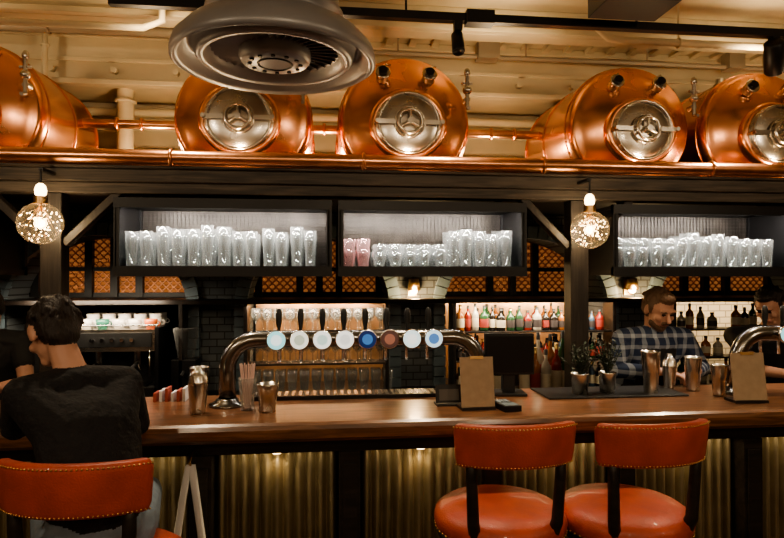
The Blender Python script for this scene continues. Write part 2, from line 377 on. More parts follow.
# ------------------------------------------------------------------ copper tanks
def tank(x):
    m=MB(); R=.378; zc=2.58; Y0=3.26
    X=T(V((x,Y0,zc)))@TOY
    prof=[(0,0)]
    for i in range(1,13):
        a=i/12; r=R*.9*a; prof.append((r,.115*a*a))
    for i in range(1,7):
        a=i/6*math.pi/2; prof.append((R*.9+R*.1*math.sin(a),.115+.075*(1-math.cos(a))))
    prof+= [(R,.20),(R,.92)]
    for i in range(1,9):
        a=i/8*math.pi/2; prof.append((R*math.cos(a) if i<8 else 0,.92+.16*math.sin(a)))
    m.lathe(prof,X,56,0)
    for t in (.20,.56,.9): m.torus((x,Y0+t,zc),R+.001,.006,RX(90),0,56,6)
    F=T(V((x,Y0,zc-.045)))@RX(90)
    m.lathe([(.215,-.035),(.215,.0),(.20,.010),(.188,.012),(.18,.008)],F,40,0,True,1,.92)
    m.lathe([(.185,.008),(.175,.022),(.165,.026),(.12,.036),(.06,.040),(0,.041)],F,40,1,True,1,.92)
    m.torus((0,0,0),.165,.008,F@T(V((0,0,.03))),1,40,8)
    W=F@T(V((0,0,.075)))
    m.torus((0,0,0),.064,.011,W,1,32,8)
    m.torus((0,0,0),.082,.005,W@T(V((0,0,-.02))),1,32,6)
    for k in range(3):
        a=math.radians(90+120*k); m.cyl(W@V((0,0,0)),W@V((.064*math.cos(a),.064*math.sin(a),0)),.009,1,8)
    m.cyl(F@V((0,0,.03)),F@V((0,0,.095)),.017,1,12)
    m.box(-.18,.18,-.012,.012,.045,.06,1,F)
    for sx in (-1,1): m.cyl(F@V((sx*.178,0,.0)),F@V((sx*.178,0,.075)),.012,1,10)
    for sx in (-.14,.12):
        c=V((x+sx,Y0+.065,zc+.225))
        m.cyl(c,c+V((0,-.06,.02)),.036,1,16); m.cyl(c+V((0,-.06,.02)),c+V((0,-.075,.024)),.024,2,16)
        m.torus(c+V((0,-.055,.018)),.036,.007,RX(75),1,20,6)
        m.tube([c+V((0,-.04,.04)),c+V((.02,-.02,.07)),c+V((.05,.04,.09))],.006,8,1)
    c=V((x+.335,Y0+.07,zc+.11))
    m.cyl(c,c+V((.0,-.05,0)),.018,1); m.cyl(c+V((0,-.05,-.05)),c+V((0,-.05,.14)),.012,1)
    m.ell(c+V((0,-.05,.05)),.026,1); m.ell(c+V((0,-.05,.15)),(.018,.018,.026),1)
    m.cyl(c+V((-.03,-.05,.09)),c+V((.03,-.05,.09)),.008,1); m.cyl(c+V((0,-.05,-.05)),c+V((0,-.09,-.06)),.01,1)
    m.cyl((x,Y0+.5,zc+R-.01),(x,Y0+.5,zc+R+.07),.03,1); m.torus((x,Y0+.5,zc+R+.03),.036,.008,None,1,20,6)
    m.box(-.045,.045,.27,.30,-.085,-.078,1,F)
    for yy in (Y0+.3,Y0+.8):
        m.box(x-.25,x+.25,yy-.03,yy+.03,2.2,2.235,2)
        for sx in (-1,1): m.box(x+sx*.22-.03,x+sx*.22+.03,yy-.03,yy+.03,2.2,2.29,2)
    m.build('copper_beer_tank',[COPPER,STEEL,BLACKM])
    light('POINT',(x,3.14,2.33),3.4,(1,.72,.40),.02,name='tank_uplight')
for x in (-2.72,-1.87,-.45,.46,1.815,2.655,3.97,4.80): tank(x)

# ------------------------------------------------------------------ air diffuser
m=MB(); DZ=-.055; X=T(V((-.205,2.54,DZ)))
m.lathe([(.265,3.35-DZ),(.265,2.86),(.285,2.85),(.285,2.83),(.265,2.82),(.265,2.80),(.275,2.80),(.29,2.785),(.36,2.755),(.41,2.70),(.42,2.665),(.42,2.645),(.405,2.635),(.385,2.65),(.36,2.70),(.335,2.70),
         (.325,2.665),(.31,2.65),(.285,2.655),(.27,2.69),(.25,2.71),(.14,2.71)],X,64,0)
m.lathe([(.25,2.75),(0,2.75)],X,48,1)
m.lathe([(.145,2.72),(.15,2.665),(.135,2.645),(.06,2.64),(0,2.638)],X,48,0)
m.torus((-.205,2.54,3.1),.268,.008,None,0,48,6)
for k in range(36):
    Y=X@RZ(k*10)@T(V((.2,0,2.70)))@RX(35)
    m.box(-.062,.062,-.014,.014,-.002,.002,0,Y)
for k in range(12):
    a=k*math.pi/6; c=X@V((.105*math.cos(a),.105*math.sin(a),2.642)); m.cyl(c,c+V((0,0,-.006)),.009,1,10)
m.torus((0,0,0),.07,.006,X@T(V((0,0,2.642))),1,32,6)
m.build('ceiling_air_diffuser',[DIFF,BLACK])

# ------------------------------------------------------------------ track lighting
m=MB(); m.box(-1.0,5.0,2.90,2.94,2.965,3.005)
for x in (-.8,.4,1.6,2.8,4.0): m.cyl((x,2.92,3.0),(x,2.92,3.35),.006)
m.box(.70,.84,2.885,2.955,2.955,3.02)
def spot(m,x,s,tilt,yaw):
    m.box(x-.02,x+.02,2.90,2.94,2.92,2.965); m.cyl((x,2.92,2.93),(x,2.92,2.88),.008)
    X=T(V((x,2.92,2.86)))@RZ(yaw)@RX(tilt)
    m.lathe([(0,.055*s),(.026*s,.055*s),(.03*s,.05*s),(.032*s,-.05*s),(.029*s,-.055*s),(.026*s,-.045*s),(.0,-.04*s)],X,20,0)
spot(m,.66,1,-20,0); spot(m,2.37,1.6,45,-40); spot(m,3.6,1.2,20,30)
m.build('track_spotlights',BLACKM)
m=MB(); m.box(1.29,1.64,2.58,2.82,2.97,3.17); m.box(1.31,1.62,2.57,2.58,2.99,3.15,1)
m.cyl((1.4,2.7,3.17),(1.4,2.7,3.35),.01); m.cyl((1.53,2.7,3.17),(1.53,2.7,3.35),.01)
m.build('ceiling_speaker',[BLACK,BLACKM],.006)

# ------------------------------------------------------------------ back bar
cx=(-3.7,-2.28,-.72,.65,2.25,3.85)
m=MB()
for c in cx:
    m.box(c-.2,c+.2,4.2,4.60,.92,2.14,0)
for a,b in zip(cx,cx[1:]):
    x0,x1=a+.2,b-.2; mid=(x0+x1)/2; hw=(x1-x0)/2; N=24
    def arch(t,off=0):
        th=math.pi*(1-t); return mid+(hw+off)*math.cos(th),1.50+(.47+off)*math.sin(th)
    for i in range(N):
        xa,za=arch(i/N);xb,zb=arch((i+1)/N)
        m.add([(xa,4.22,za),(xb,4.22,zb),(xb,4.22,2.14),(xa,4.22,2.14),(xa,4.5,za),(xb,4.5,zb),(xb,4.5,2.14),(xa,4.5,2.14)],
              [(0,1,2,3),(0,4,5,1),(4,7,6,5)],0)
    for i in range(26):
        xa,za=arch((i+.06)/26,0);xb,zb=arch((i+.94)/26,0);xc,zc=arch((i+.94)/26,.085);xd,zd=arch((i+.06)/26,.085)
        m.add([(xa,4.16,za),(xb,4.16,zb),(xc,4.16,zc),(xd,4.16,zd),(xa,4.24,za),(xb,4.24,zb),(xc,4.24,zc),(xd,4.24,zd)],
              [(0,1,2,3),(0,4,5,1),(1,5,6,2),(2,6,7,3),(3,7,4,0)],1)
    for sx in (x0-.085,x1):
        for k in range(8): m.box(sx,sx+.085,4.16,4.22,.925+k*.072,.99+k*.072,1)
m.build('brick_arcade',[BRICK,M('glazed_arch_brick',(.14,.19,.22),.35,noise=(5,.25))])
m=MB()
for a,b in zip(cx,cx[1:]):
    x0,x1=a+.2,b-.2
    m.box(x0,x1,4.585,4.60,1.56,2.1,1)
    x=x0-.5
    while x<x1+.1:
        for sgn in (1,-1):
            ax,az,bx,bz=(x,1.56,x+.5,2.06) if sgn==1 else (x,2.06,x+.5,1.56)
            t0=max(0,(x0-ax)/.5);t1=min(1,(x1-ax)/.5)
            if t1-t0>.02:
                p=V((ax+.5*t0,4.55,az+(bz-az)*t0));q=V((ax+.5*t1,4.55,az+(bz-az)*t1))
                m.cyl(p,q,.0046,0,4)
        x+=.055
    m.box(x0,x1,4.52,4.55,1.55,1.58,2); m.box(x0,x1,4.52,4.55,1.735,1.765,2)
    for f in (.04,.35,.5,.65,.96): xx=x0+(x1-x0)*f; m.box(xx-.025,xx+.025,4.50,4.55,1.55,2.08,2)
m.build('lattice_screen',[COPPER2,AMBER,BLACK])
m=MB()
m.box(-3.6,4.9,3.98,4.58,0,.88); m.box(-3.62,4.92,3.95,4.58,.88,.92,1)
for i in range(16):
    x=-3.58+i*.53; m.box(x+.02,x+.5,3.965,3.98,.1,.84,1); m.cyl((x+.44,3.94,.5),(x+.44,3.94,.62),.008,2,8)
m.box(-3.6,4.9,4.0,4.45,1.515,1.545,1)
for x0,x1 in ((-.50,.42),(.88,2.02),(2.48,3.6)):
    for z in (1.12,1.32): m.box(x0,x1,4.02,4.18,z-.012,z,1)
for x in (-.51,.42,.88,2.02,2.47,3.62,-.92): m.box(x-.012,x+.012,4.0,4.155,.92,1.52,1)
m.box(.88,2.02,4.50,4.52,.92,1.51,3); m.box(-.5,.44,4.50,4.52,.92,1.51,3)
m.build('back_bar_cabinet',[BLACK,DARKWOOD,BRASS,M('antique_mirror',(.42,.26,.15),.3,.6,noise=(6,.4))],.003)
def sconce(x):
    m=MB(); m.box(x-.03,x+.03,4.185,4.2,1.56,1.68)
    m.lathe([(.02,1.60),(.045,1.60),(.035,1.68),(.02,1.68)],T(V((x,4.13,0))),16,0); m.cyl((x,4.13,1.64),(x,4.19,1.64),.008)
    m.ell((x,4.13,1.60),.026,1,12,8); m.build('sconce_lamp',[BRASS,BULB])
    light('POINT',(x,4.06,1.585),7,(1,.66,.32),.03,name='sconce_light')
sconce(.62); sconce(2.22)
m=MB(); m.box(2.5,3.62,4.50,4.52,.92,1.5); m.build('tiled_splashback',brickmat('cream_tiles',(.6,.50,.36),(.64,.54,.40),(.25,.2,.14),5))
light('AREA',(3.05,4.22,1.5),4.2,(1,.78,.48),1.0,(3.05,4.5,1.3),sy=.04,name='machine_fill')
light('AREA',(-.05,4.0,1.5),3,(1,.78,.55),.9,(-.05,4.2,1.1),sy=.04,name='machine_fill')
light('AREA',(1.45,3.97,1.5),6,(1,.82,.58),1.0,(1.45,4.25,1.1),sy=.04,name='machine_fill')
light('AREA',(-1.45,3.9,1.56),7,(1,.82,.6),.8,(-1.45,4.1,1.1),sy=.04,name='machine_fill')  # added fill that brightens the espresso machine and cups
light('AREA',(1.45,4.25,1.5),7,(1,.66,.36),.9,(1.45,4.5,1.2),sy=.04,name='machine_fill')  # backlight added to warm the mirror behind the bottles
light('AREA',(-.05,4.25,1.5),5,(1,.66,.36),.8,(-.05,4.5,1.2),sy=.04,name='machine_fill')  # same added backlight for the centre niche
m=MB()
for z in (1.32,1.12):
    for i in range(12):
        stemglass(m,-.45+i*.075,4.06,z,.165 if z>1.2 else .15,.032)
        stemglass(m,-.41+i*.073,4.13,z,.16,.032)
m.build('wine_glasses',GLASS)
m=MB()
for i in range(12):
    for y in (4.04,4.12): pint(m,-.45+i*.08,y,.92,.15,.034)
m.build('tumbler_glasses',GLASS)
BM=[M('green_bottle',(.02,.06,.025),.12),M('amber_bottle',(.26,.09,.02),.12),M('clear_bottle',(.36,.32,.26),.15),M('red_bottle',(.20,.02,.015),.15),
    M('dark_bottle',(.015,.012,.01),.12),M('blue_bottle',(.05,.09,.14),.12),M('cream_label',(.55,.48,.35),.6),M('red_label',(.28,.04,.03),.6),M('black_cap',(.03,.03,.03),.4),M('gold_cap',(.6,.42,.18),.3,1),M('dark_label',(.05,.04,.04),.5)]
def bottle(m,x,y,z,h,r,c,l,k):
    X=T(V((x,y,z)))
    m.lathe([(0,0),(r*.95,0),(r,.01),(r,h*.58),(r*.85,h*.66),(r*.36,h*.76),(r*.32,h*.92),(0,h*.92)],X,12,c)
    m.lathe([(r*1.02,h*.15),(r*1.02,h*.48)],X,12,l); m.lathe([(r*.38,h*.88),(r*.38,h),(0,h)],X,10,k)
m=MB()
for z,hh in ((1.32,.19),(1.12,.185),(.92,.19)):
    for row in (0,1):
        x=.90+row*.02
        while x<1.95:
            r=random.uniform(.020,.033); bottle(m,x+r,4.055+row*.08,z,hh*random.uniform(.70,1.0),r,random.choice((0,1,2,1,3,4,5,1,4,2,4)),random.choice((6,6,7,10,10)),random.choice((8,8,9)))
            x+=2*r+.006
m.build('spirit_bottles',BM)
m=MB()
for z in (.92,1.12,1.32):
    x=2.55
    while x<3.5:
        r=random.uniform(.026,.034); bottle(m,x+r,4.1,z,.185*random.uniform(.6,1),r,random.choice((0,1,2,4)),random.choice((6,10)),8); x+=2*r+random.choice((.01,.03,.12))
m.build('spirit_bottles',BM)
m=MB()
for i,(c,l) in enumerate(((2,6),(1,7),(2,6),(3,6),(0,6),(2,7))): bottle(m,1.30+i*.072,3.80,.92,.33*random.uniform(.9,1.05),.033,c,l,8+i%2)
for i in range(5): bottle(m,.90+i*.075,3.82,.92,.28,.033,random.choice((0,1,4)),6,8)
for i in range(9): bottle(m,1.0+i*.085,3.89,.92,.40*random.uniform(.85,1.05),.034,random.choice((0,1,2,2)),random.choice((6,7,10)),8)
m.build('spirit_bottles',BM)
m=MB(); m.box(.80,1.85,3.72,3.94,0,.9); m.box(.78,1.87,3.70,3.945,.9,.92); m.build('ice_station',[STEEL],.004)
# coffee machine
m=MB(); x0,x1=-1.58,-1.06
m.box(x0,x1,3.98,4.4,1.22,1.36,3); m.box(x0,x1,4.2,4.4,.97,1.22,0); m.box(x0,x1,3.97,4.4,.93,.99,1)
m.box(x0-.012,x0+.012,3.97,4.4,.92,1.37,0); m.box(x1-.012,x1+.012,3.97,4.4,.92,1.37,0)
m.box(x0+.03,x1-.03,3.965,3.985,1.25,1.34,2)
for gx in (-1.45,-1.2):
    m.cyl((gx,4.08,1.22),(gx,4.08,1.15),.035,1); m.cyl((gx,4.08,1.15),(gx,4.08,1.13),.038,1); m.cyl((gx,4.06,1.14),(gx,3.93,1.12),.012,2,10)
    m.tube([(gx,4.08,1.13),(gx,4.08,1.11),(gx+.015,4.07,1.09)],.007,8,1)
for gx in (-1.54,-1.1): m.tube([(gx,4.0,1.25),(gx,3.96,1.2),(gx,3.97,1.05)],.006,8,1)
for k in range(5): m.cyl((-1.45+k*.06,3.965,1.295),(-1.45+k*.06,3.955,1.295),.012,1,12)
m.tube([(x0,3.99,1.36),(x0,3.99,1.385),(x1,3.99,1.385),(x1,3.99,1.36)],.005,8,1)
for k in range(8): m.box(x0+.04+k*.06,x0+.08+k*.06,3.99,4.19,.99,.995,2)
m.build('espresso_machine',[BLACKM,CHROME,BLACK,STEEL],.006)
m=MB()
for j,y in enumerate((4.06,4.18,4.3)):
    for i in range(5):
        mt=1 if (i==1 and j==0) else 2 if (i==4 and j==0) else 0; cxp=-1.52+i*.1
        for st in (0,1) if j else (0,):
            m.lathe([(0,0),(.024,0),(.038,.03),(.042,.06),(.039,.06),(.030,.02),(0,.01)],T(V((cxp,y,1.36+.03*st))),16,mt)
        m.torus((cxp+.042,y,1.392),.014,.004,RX(90),mt,12,6)
m.build('coffee_cups',[WHITE,GREENC,ORC])
m=MB()
m.box(-.98,-.82,4.0,4.15,.92,1.16); m.lathe([(.05,1.16),(.08,1.34),(.08,1.36),(0,1.36)],T(V((-.9,4.07,0))),20,1); m.cyl((-.9,4.0,1.08),(-.9,3.94,1.06),.012,2)
m.build('coffee_grinder',[BLACKM,GLASS,BLACK],.005)

# ------------------------------------------------------------------ beer tap towers
def badge(name,c1,c2,es=.7): return (M(name+'_ring',c1,.4,emit=c1,es=es),M(name+'_disc',c2,.4,emit=c2,es=es))
BAD=[badge('tap_badge_cyan',(.35,.8,.85),(.8,.95,.95)),badge('tap_badge_cream',(.85,.85,.75),(.45,.5,.4)),badge('tap_badge_white',(.9,.93,.88),(.5,.65,.6)),
     badge('tap_badge_white_b',(.95,.95,.9),(.7,.72,.7)),badge('tap_badge_blue',(.01,.03,.12),(.06,.2,.5),.5),badge('tap_badge_red',(.10,.05,.04),(.35,.15,.10),.4),
     badge('tap_badge_pale',(.7,.9,.9),(.9,.95,.9)),badge('tap_badge_navy',(.6,.8,.9),(.08,.2,.45))]
def tower(x0,x1,n):
    y=2.76; z=1.415; r=.038; m=MB(); pts=[(x0,y,BZ)]; pts.append((x0,y,z-.13))
    for i in range(1,9):
        a=i/8*math.pi/2; pts.append((x0+.13-.13*math.cos(a),y,z-.13+.13*math.sin(a)))
    for i in range(0,9):
        a=i/8*math.pi/2; pts.append((x1-.13+.13*math.sin(a),y,z-.13+.13*math.cos(a)))
    pts.append((x1,y,BZ)); m.tube(pts,r,20,0)
    for x in (x0,x1): m.lathe([(0,0),(.08,0),(.08,.01),(.055,.02),(.05,.03),(.040,.035)],T(V((x,y,BZ))),24,0)
    for k in range(3):  m.cyl((x0+(x1-x0)*(.25+.25*k),y,z-.02),(x0+(x1-x0)*(.25+.25*k),y,z-.05),.012,1)
    mats=[PEWTER,CHROME,BLACK]
    for i in range(n):
        x=x0+.22+i*.101
        m.cyl((x,y,z),(x,y-.055,z),.018,1); X=T(V((x,y-.05,z)))@RX(90)
        m.lathe([(0,0),(.044,0),(.046,.008),(.043,.016),(.040,.016)],X,28,1)
        a=len(mats); mats+=list(BAD[i%8])
        m.lathe([(.041,.0155),(.024,.0165)],X,28,a); m.lathe([(.024,.0165),(0,.017)],X,24,a+1)
        m.cyl((x,y,z),(x,y+.10,z),.014,1); m.tube([(x,y+.09,z),(x,y+.12,z-.02),(x,y+.125,z-.07),(x,y+.125,z-.12)],.009,10,1)
        X=T(V((x,y+.09,z+.01))); m.lathe([(0,0),(.010,0),(.008,.03),(.014,.06),(.015,.10),(.011,.12),(0,.125)],X,14,2)
    m.build('beer_tap_tower',mats)
tower(-.43,.72,8); tower(2.03,3.15,8)

# ------------------------------------------------------------------ things on the counter
def shaker(x,y,h=.2,r=.04,n='cocktail_shaker'):
    m=MB(); X=T(V((x,y,BZ)))
    m.lathe([(0,0),(r*.72,0),(r*.75,.008),(r*.98,h*.62),(r,h*.66),(r*.96,h*.68),(r*.88,h*.8),(r*.55,h*.9),(r*.4,h*.91),(r*.38,h),(0,h)],X,24,0)
    m.build(n,STEEL)
def tin(x,y,h=.16,r=.042,n='boston_tin'):
    m=MB(); X=T(V((x,y,BZ)))
    m.lathe([(0,0),(r*.75,0),(r*.76,.01),(r,h),(r*1.04,h),(r*1.04,h-.004),(r*.72,.012),(0,.012)],X,24,0); m.build(n,STEEL)
shaker(-.53,2.62,.20,.042); tin(-.56,2.80,.17); tin(1.60,2.80,.21,.044); tin(1.86,2.86,.17); tin(1.905,2.72,.15,.038); shaker(1.77,2.92,.18,.036)
tin(-.24,2.62,.12,.046)
m=MB()
pint(m,-.33,2.66,BZ,.14,.038)
for k in range(12):
    a=k*.52; m.cyl((-.33+.012*math.cos(a),2.66+.012*math.sin(a),BZ+.01),(-.33+.032*math.cos(a),2.66+.032*math.sin(a),BZ+.20),.0028,1,6)
m.build('straw_glass',[GLASS,M('pink_straws',(.75,.55,.5),.5)])
m=MB()
for k in range(6): bx=-.78+k*.026; m.box(bx,bx+.012,2.87,2.95,BZ,BZ+.04+.01*(k%3),k%2)
m.build('napkin_stack',[M('red_napkins',(.4,.09,.06),.8),PAPER])
def menu(x,y,w,h,yaw,n='menu_clipboard'):
    m=MB(); X=T(V((x,y,BZ+.012)))@RZ(yaw)@RX(-8)
    m.box(-w/2,w/2,-.004,.004,0,h,0,X); m.box(-w/2+.004,w/2-.004,.004,.010,.01,h-.005,0,X); m.box(-.03,.03,-.008,.014,h-.01,h+.004,1,X)
    m.box(-w/2,w/2,-.012,.08,0,.012,2,T(V((x,y,BZ)))@RZ(yaw)); m.build(n,[KRAFT,BRASS,DARKWOOD])
menu(.665,2.55,.15,.215,4); menu(1.94,2.55,.155,.215,-4)
m=MB(); X=T(V((.56,2.66,BZ)))@RX(-12); m.box(-.06,.06,-.004,.004,0.01,.09,0,X); m.box(-.06,.06,-.03,.06,0,.006,0,T(V((.56,2.66,BZ)))); m.box(-.045,.045,-.005,-.004,.02,.07,1,X); m.build('table_sign',[BLACK,M('sign_print',(.12,.11,.1),.6)])
m=MB(); X=T(V((.79,2.56,BZ)))@RZ(10); m.box(-.04,.04,-.07,.07,0,.025,0,X); m.box(-.032,.032,-.06,.0,.025,.028,1,X)
for i in range(3):
    for j in range(3): m.box(-.03+i*.021,-.014+i*.021,.012+j*.016,.024+j*.016,.025,.03,1,X)
m.build('card_payment_terminal',[BLACKM,M('terminal_screen',(.25,.3,.33),.2)],.003)
m=MB(); X=T(V((.90,2.87,BZ)))@RZ(-6)
m.box(-.12,.12,-.03,.0,.10,.30,0,X); m.box(-.115,.115,-.035,-.03,.11,.29,1,X); m.box(-.03,.03,-.01,.04,.0,.2,0,X); m.box(-.08,.08,-.06,.08,0,.012,0,X)
m.build('till_screen',[BLACK,BLACKM],.004)
def herb(x,y,s,seed):
    rnd=random.Random(seed); m=MB(); X=T(V((x,y,BZ+.008)))
    m.lathe([(0,0),(.036,0),(.042,.095),(.044,.1),(.039,.1),(.037,.085),(0,.085)],X,20,0)
    for i in range(30):
        a=rnd.uniform(0,6.28); L=rnd.uniform(.08,.17)*s; sp=rnd.uniform(.02,.08)
        p=V((x,y,BZ+.085)); q=p+V((sp*math.cos(a),sp*math.sin(a),L)); m.cyl(p,q,.0016,1,4)
        for k in range(6):
            t=.3+.14*k; c=p.lerp(q,t); b=rnd.uniform(0,6.28); d=V((math.cos(b),math.sin(b),.5)).normalized()*.026; w=V((-math.sin(b),math.cos(b),0))*.006
            m.add([c,c+d*.5+w,c+d,c+d*.5-w],[(0,1,2,3)],1)
    m.build('potted_herb',[STEEL,M('herb_leaf',(.022,.035,.016),.6)])
herb(1.235,2.80,1,1); herb(1.385,2.82,1.1,2)
m=MB(); m.box(1.05,1.75,2.72,2.98,BZ,BZ+.008); m.build('bar_mat',BLACK,.003)
m=MB(); m.box(-.36,.65,2.84,2.97,BZ,BZ+.018)
for i in range(30): m.box(-.35+i*.033,-.335+i*.033,2.85,2.96,BZ+.018,BZ+.021,1)
m.build('drip_tray',[BLACKM,PEWTER])

# ------------------------------------------------------------------ bar stools
def stool(x,y,yaw=0):
    m=MB(); X=T(V((x,y,0)))@RZ(yaw)
    zt=.838
    m.lathe([(0,zt+.006),(.15,zt+.004),(.215,zt-.006),(.243,zt-.025),(.25,zt-.05),(.245,zt-.075),(.238,zt-.085),(0,zt-.085)],X,44,0)
    m.lathe([(0,zt-.12),(.225,zt-.12),(.238,zt-.11),(.24,zt-.085),(0,zt-.085)],X,44,1)
    for k in range(64):
        a=2*math.pi*k/64; m.ell(X@V((.246*math.cos(a),.246*math.sin(a),zt-.078)),.0045,2,6,4)
    for a in (45,135,225,315):
        c=math.cos(math.radians(a));s=math.sin(math.radians(a))
        m.tube([X@V((.17*c,.17*s,zt-.11)),X@V((.20*c,.20*s,.45)),X@V((.25*c,.25*s,0))],[.021,.019,.014],4,1)
    m.torus((0,0,0),.222,.011,X@T(V((0,0,.29))),2,40,8)
    R=.262; h=.152; zc=1.112; A=50; N=40; K=20; vs=[];fs=[]
    for i in range(N+1):
        u=-1+2*i/N; a=math.radians(-90+A*u); arch=.010*(1-u*u)
        edge=max(0,abs(u)-.93)/.07; sh=1-.22*edge**2; th=.024*(1-.5*edge**2)
        for k in range(K):
            q=2*math.pi*k/K; c,s_=math.cos(q),math.sin(q)
            rr=R+th*math.copysign(abs(c)**.55,c); zz=zc+arch+ (h/2)*sh*math.copysign(abs(s_)**.35,s_)
            lean=(zz-1.06)*.12
            vs.append(((rr+lean)*math.cos(a),(rr+lean)*math.sin(a),zz))
    for i in range(N):
        for k in range(K):
            l=(k+1)%K; fs.append((i*K+k,i*K+l,(i+1)*K+l,(i+1)*K+k))
    fs.append(tuple(range(K))); fs.append(tuple(range(N*K,(N+1)*K)))
    m.add(vs,fs,0,True,X)
    for row in (h/2-.010,-h/2+.010):
        for i in range(40):
            u=-.96+1.92*i/39; a=math.radians(-90+A*u); zz=zc+.010*(1-u*u)+row; rr=R+.0215+(zz-1.06)*.12
            m.ell(X@V((rr*math.cos(a),rr*math.sin(a),zz)),.0034,2,6,4)
    for sg in (-1,1):
        a=math.radians(-90+38*sg); c,s_=math.cos(a),math.sin(a)
        m.tube([X@V((.205*c,.205*s_,zt-.10)),X@V((.245*c,.245*s_,zt+.0)),X@V((.258*c,.258*s_,1.0)),X@V((.262*c,.262*s_,1.10))],[.024,.022,.020,.018],8,1)
    m.build('bar_stool',[LEATHER,DARKWOOD,BRASS])
stool(.665,2.235,0); stool(1.14,2.20,4); stool(-.675,1.97,-6)

m=MB(); hx,hy=-.535,2.50
m.tube([(hx,2.585,.98),(hx,2.52,.97),(hx,2.49,.95),(hx,2.50,.935),(hx,2.515,.94)],.004,8,1)
for off in (-.008,.012):
    m.tube([(hx-.075,hy+off,.45),(hx-.055,hy+off,.62),(hx-.03,hy+off,.80),(hx-.006,hy+off,.935),(hx+.006,hy+off,.935),(hx+.025,hy+off,.80),(hx+.05,hy+off,.62),(hx+.07,hy+off,.45)],.013,8,0,False,.35)
N=14; vs=[];fs=[]
for i in range(N+1):
    z=.47-.37*i/N; wd=.15+.02*math.sin(i/N*math.pi); th=.012+.03*math.sin(min(1,i/N*1.2)*math.pi*.8)
    for k in range(16):
        q=2*math.pi*k/16; vs.append((hx+wd*math.copysign(abs(math.cos(q))**.6,math.cos(q))+.004*math.sin(i+k),hy+th*math.sin(q),z))
for i in range(N):
    for k in range(16): l=(k+1)%16; fs.append((i*16+k,i*16+l,(i+1)*16+l,(i+1)*16+k))
fs.append(tuple(range(N*16,(N+1)*16)))
m.add(vs,fs,0,True); m.build('tote_bag',[PAPER,BRASS])

# ------------------------------------------------------------------ people
bmi=bmesh.new(); bmesh.ops.create_icosphere(bmi,subdivisions=2,radius=1); ICO=np.array([v.co[:] for v in bmi.verts]); bmi.free()
def npv(a): return np.array(a,dtype=float)
class Body:
    def __init__(s): s.p=[]
    def hull(s,A,ra,B,rb,lab,R=None,bias=0):
        R=np.eye(3) if R is None else np.array(R.to_3x3())
        ra=npv(ra if hasattr(ra,'__len__') else (ra,)*3); rb=npv(rb if hasattr(rb,'__len__') else (rb,)*3)
        s.p.append((npv(A),ra,npv(B),rb,R,lab,bias))
    def ell(s,A,r,lab,R=None,bias=0): s.hull(A,r,A,r,lab,R,bias)
    def build(s,name,mats,labels,voxel=.0052,post=None):
        V_=[];F_=[]
        for A,ra,B,rb,R,lab,bias in s.p:
            pts=np.vstack([(ICO*ra)@R.T+A,(ICO*rb)@R.T+B]) if np.abs(A-B).max()>1e-6 else (ICO*ra)@R.T+A
            b=bmesh.new()
            for q in pts: b.verts.new(q)
            bmesh.ops.convex_hull(b,input=b.verts)
            for v in [v for v in b.verts if not v.link_faces]: b.verts.remove(v)
            bmesh.ops.recalc_face_normals(b,faces=b.faces)
            b.verts.index_update(); o=len(V_)
            V_+= [v.co[:] for v in b.verts]; F_+= [[v.index+o for v in f.verts] for f in b.faces]; b.free()
        me=bpy.data.meshes.new(name+'_raw'); me.from_pydata(V_,[],F_)
        ob=bpy.data.objects.new(name,me); COL.objects.link(ob)
        r=ob.modifiers.new('r','REMESH'); r.mode='VOXEL'; r.voxel_size=voxel; r.use_smooth_shade=True
        sm=ob.modifiers.new('s','SMOOTH'); sm.factor=.5; sm.iterations=4
        dg=bpy.context.evaluated_depsgraph_get(); me2=bpy.data.meshes.new_from_object(ob.evaluated_get(dg))
        ob.modifiers.clear(); ob.data=me2; me2.materials.clear()
        for l in labels: me2.materials.append(mats[l])
        n=len(me2.polygons); ce=np.zeros(n*3); me2.polygons.foreach_get('center',ce); ce=ce.reshape(-1,3)
        best=np.full(n,1e9); lab=np.zeros(n,dtype=np.int32)
        for A,ra,B,rb,R,l,bias in s.p:
            ts=[0] if np.abs(A-B).max()<1e-6 else np.linspace(0,1,9)
            for t in ts:
                c=A+(B-A)*t; rr=ra+(rb-ra)*t; q=((ce-c)@R)/rr
                d=(np.linalg.norm(q,axis=1)-1)*rr.min()-bias
                k=d<best; best[k]=d[k]; lab[k]=labels.index(l)
        if post: post(ce,lab,labels)
        me2.polygons.foreach_set('material_index',lab); me2.polygons.foreach_set('use_smooth',np.ones(n,dtype=bool))
        vs=np.zeros(len(me2.vertices)*3); me2.vertices.foreach_get('co',vs); vs=vs.reshape(-1,3)
        o=(vs.min(0)+vs.max(0))/2; o[2]=vs[:,2].min(); vs-=o; me2.vertices.foreach_set('co',vs.ravel()); ob.location=V(o); me2.update()
        return ob
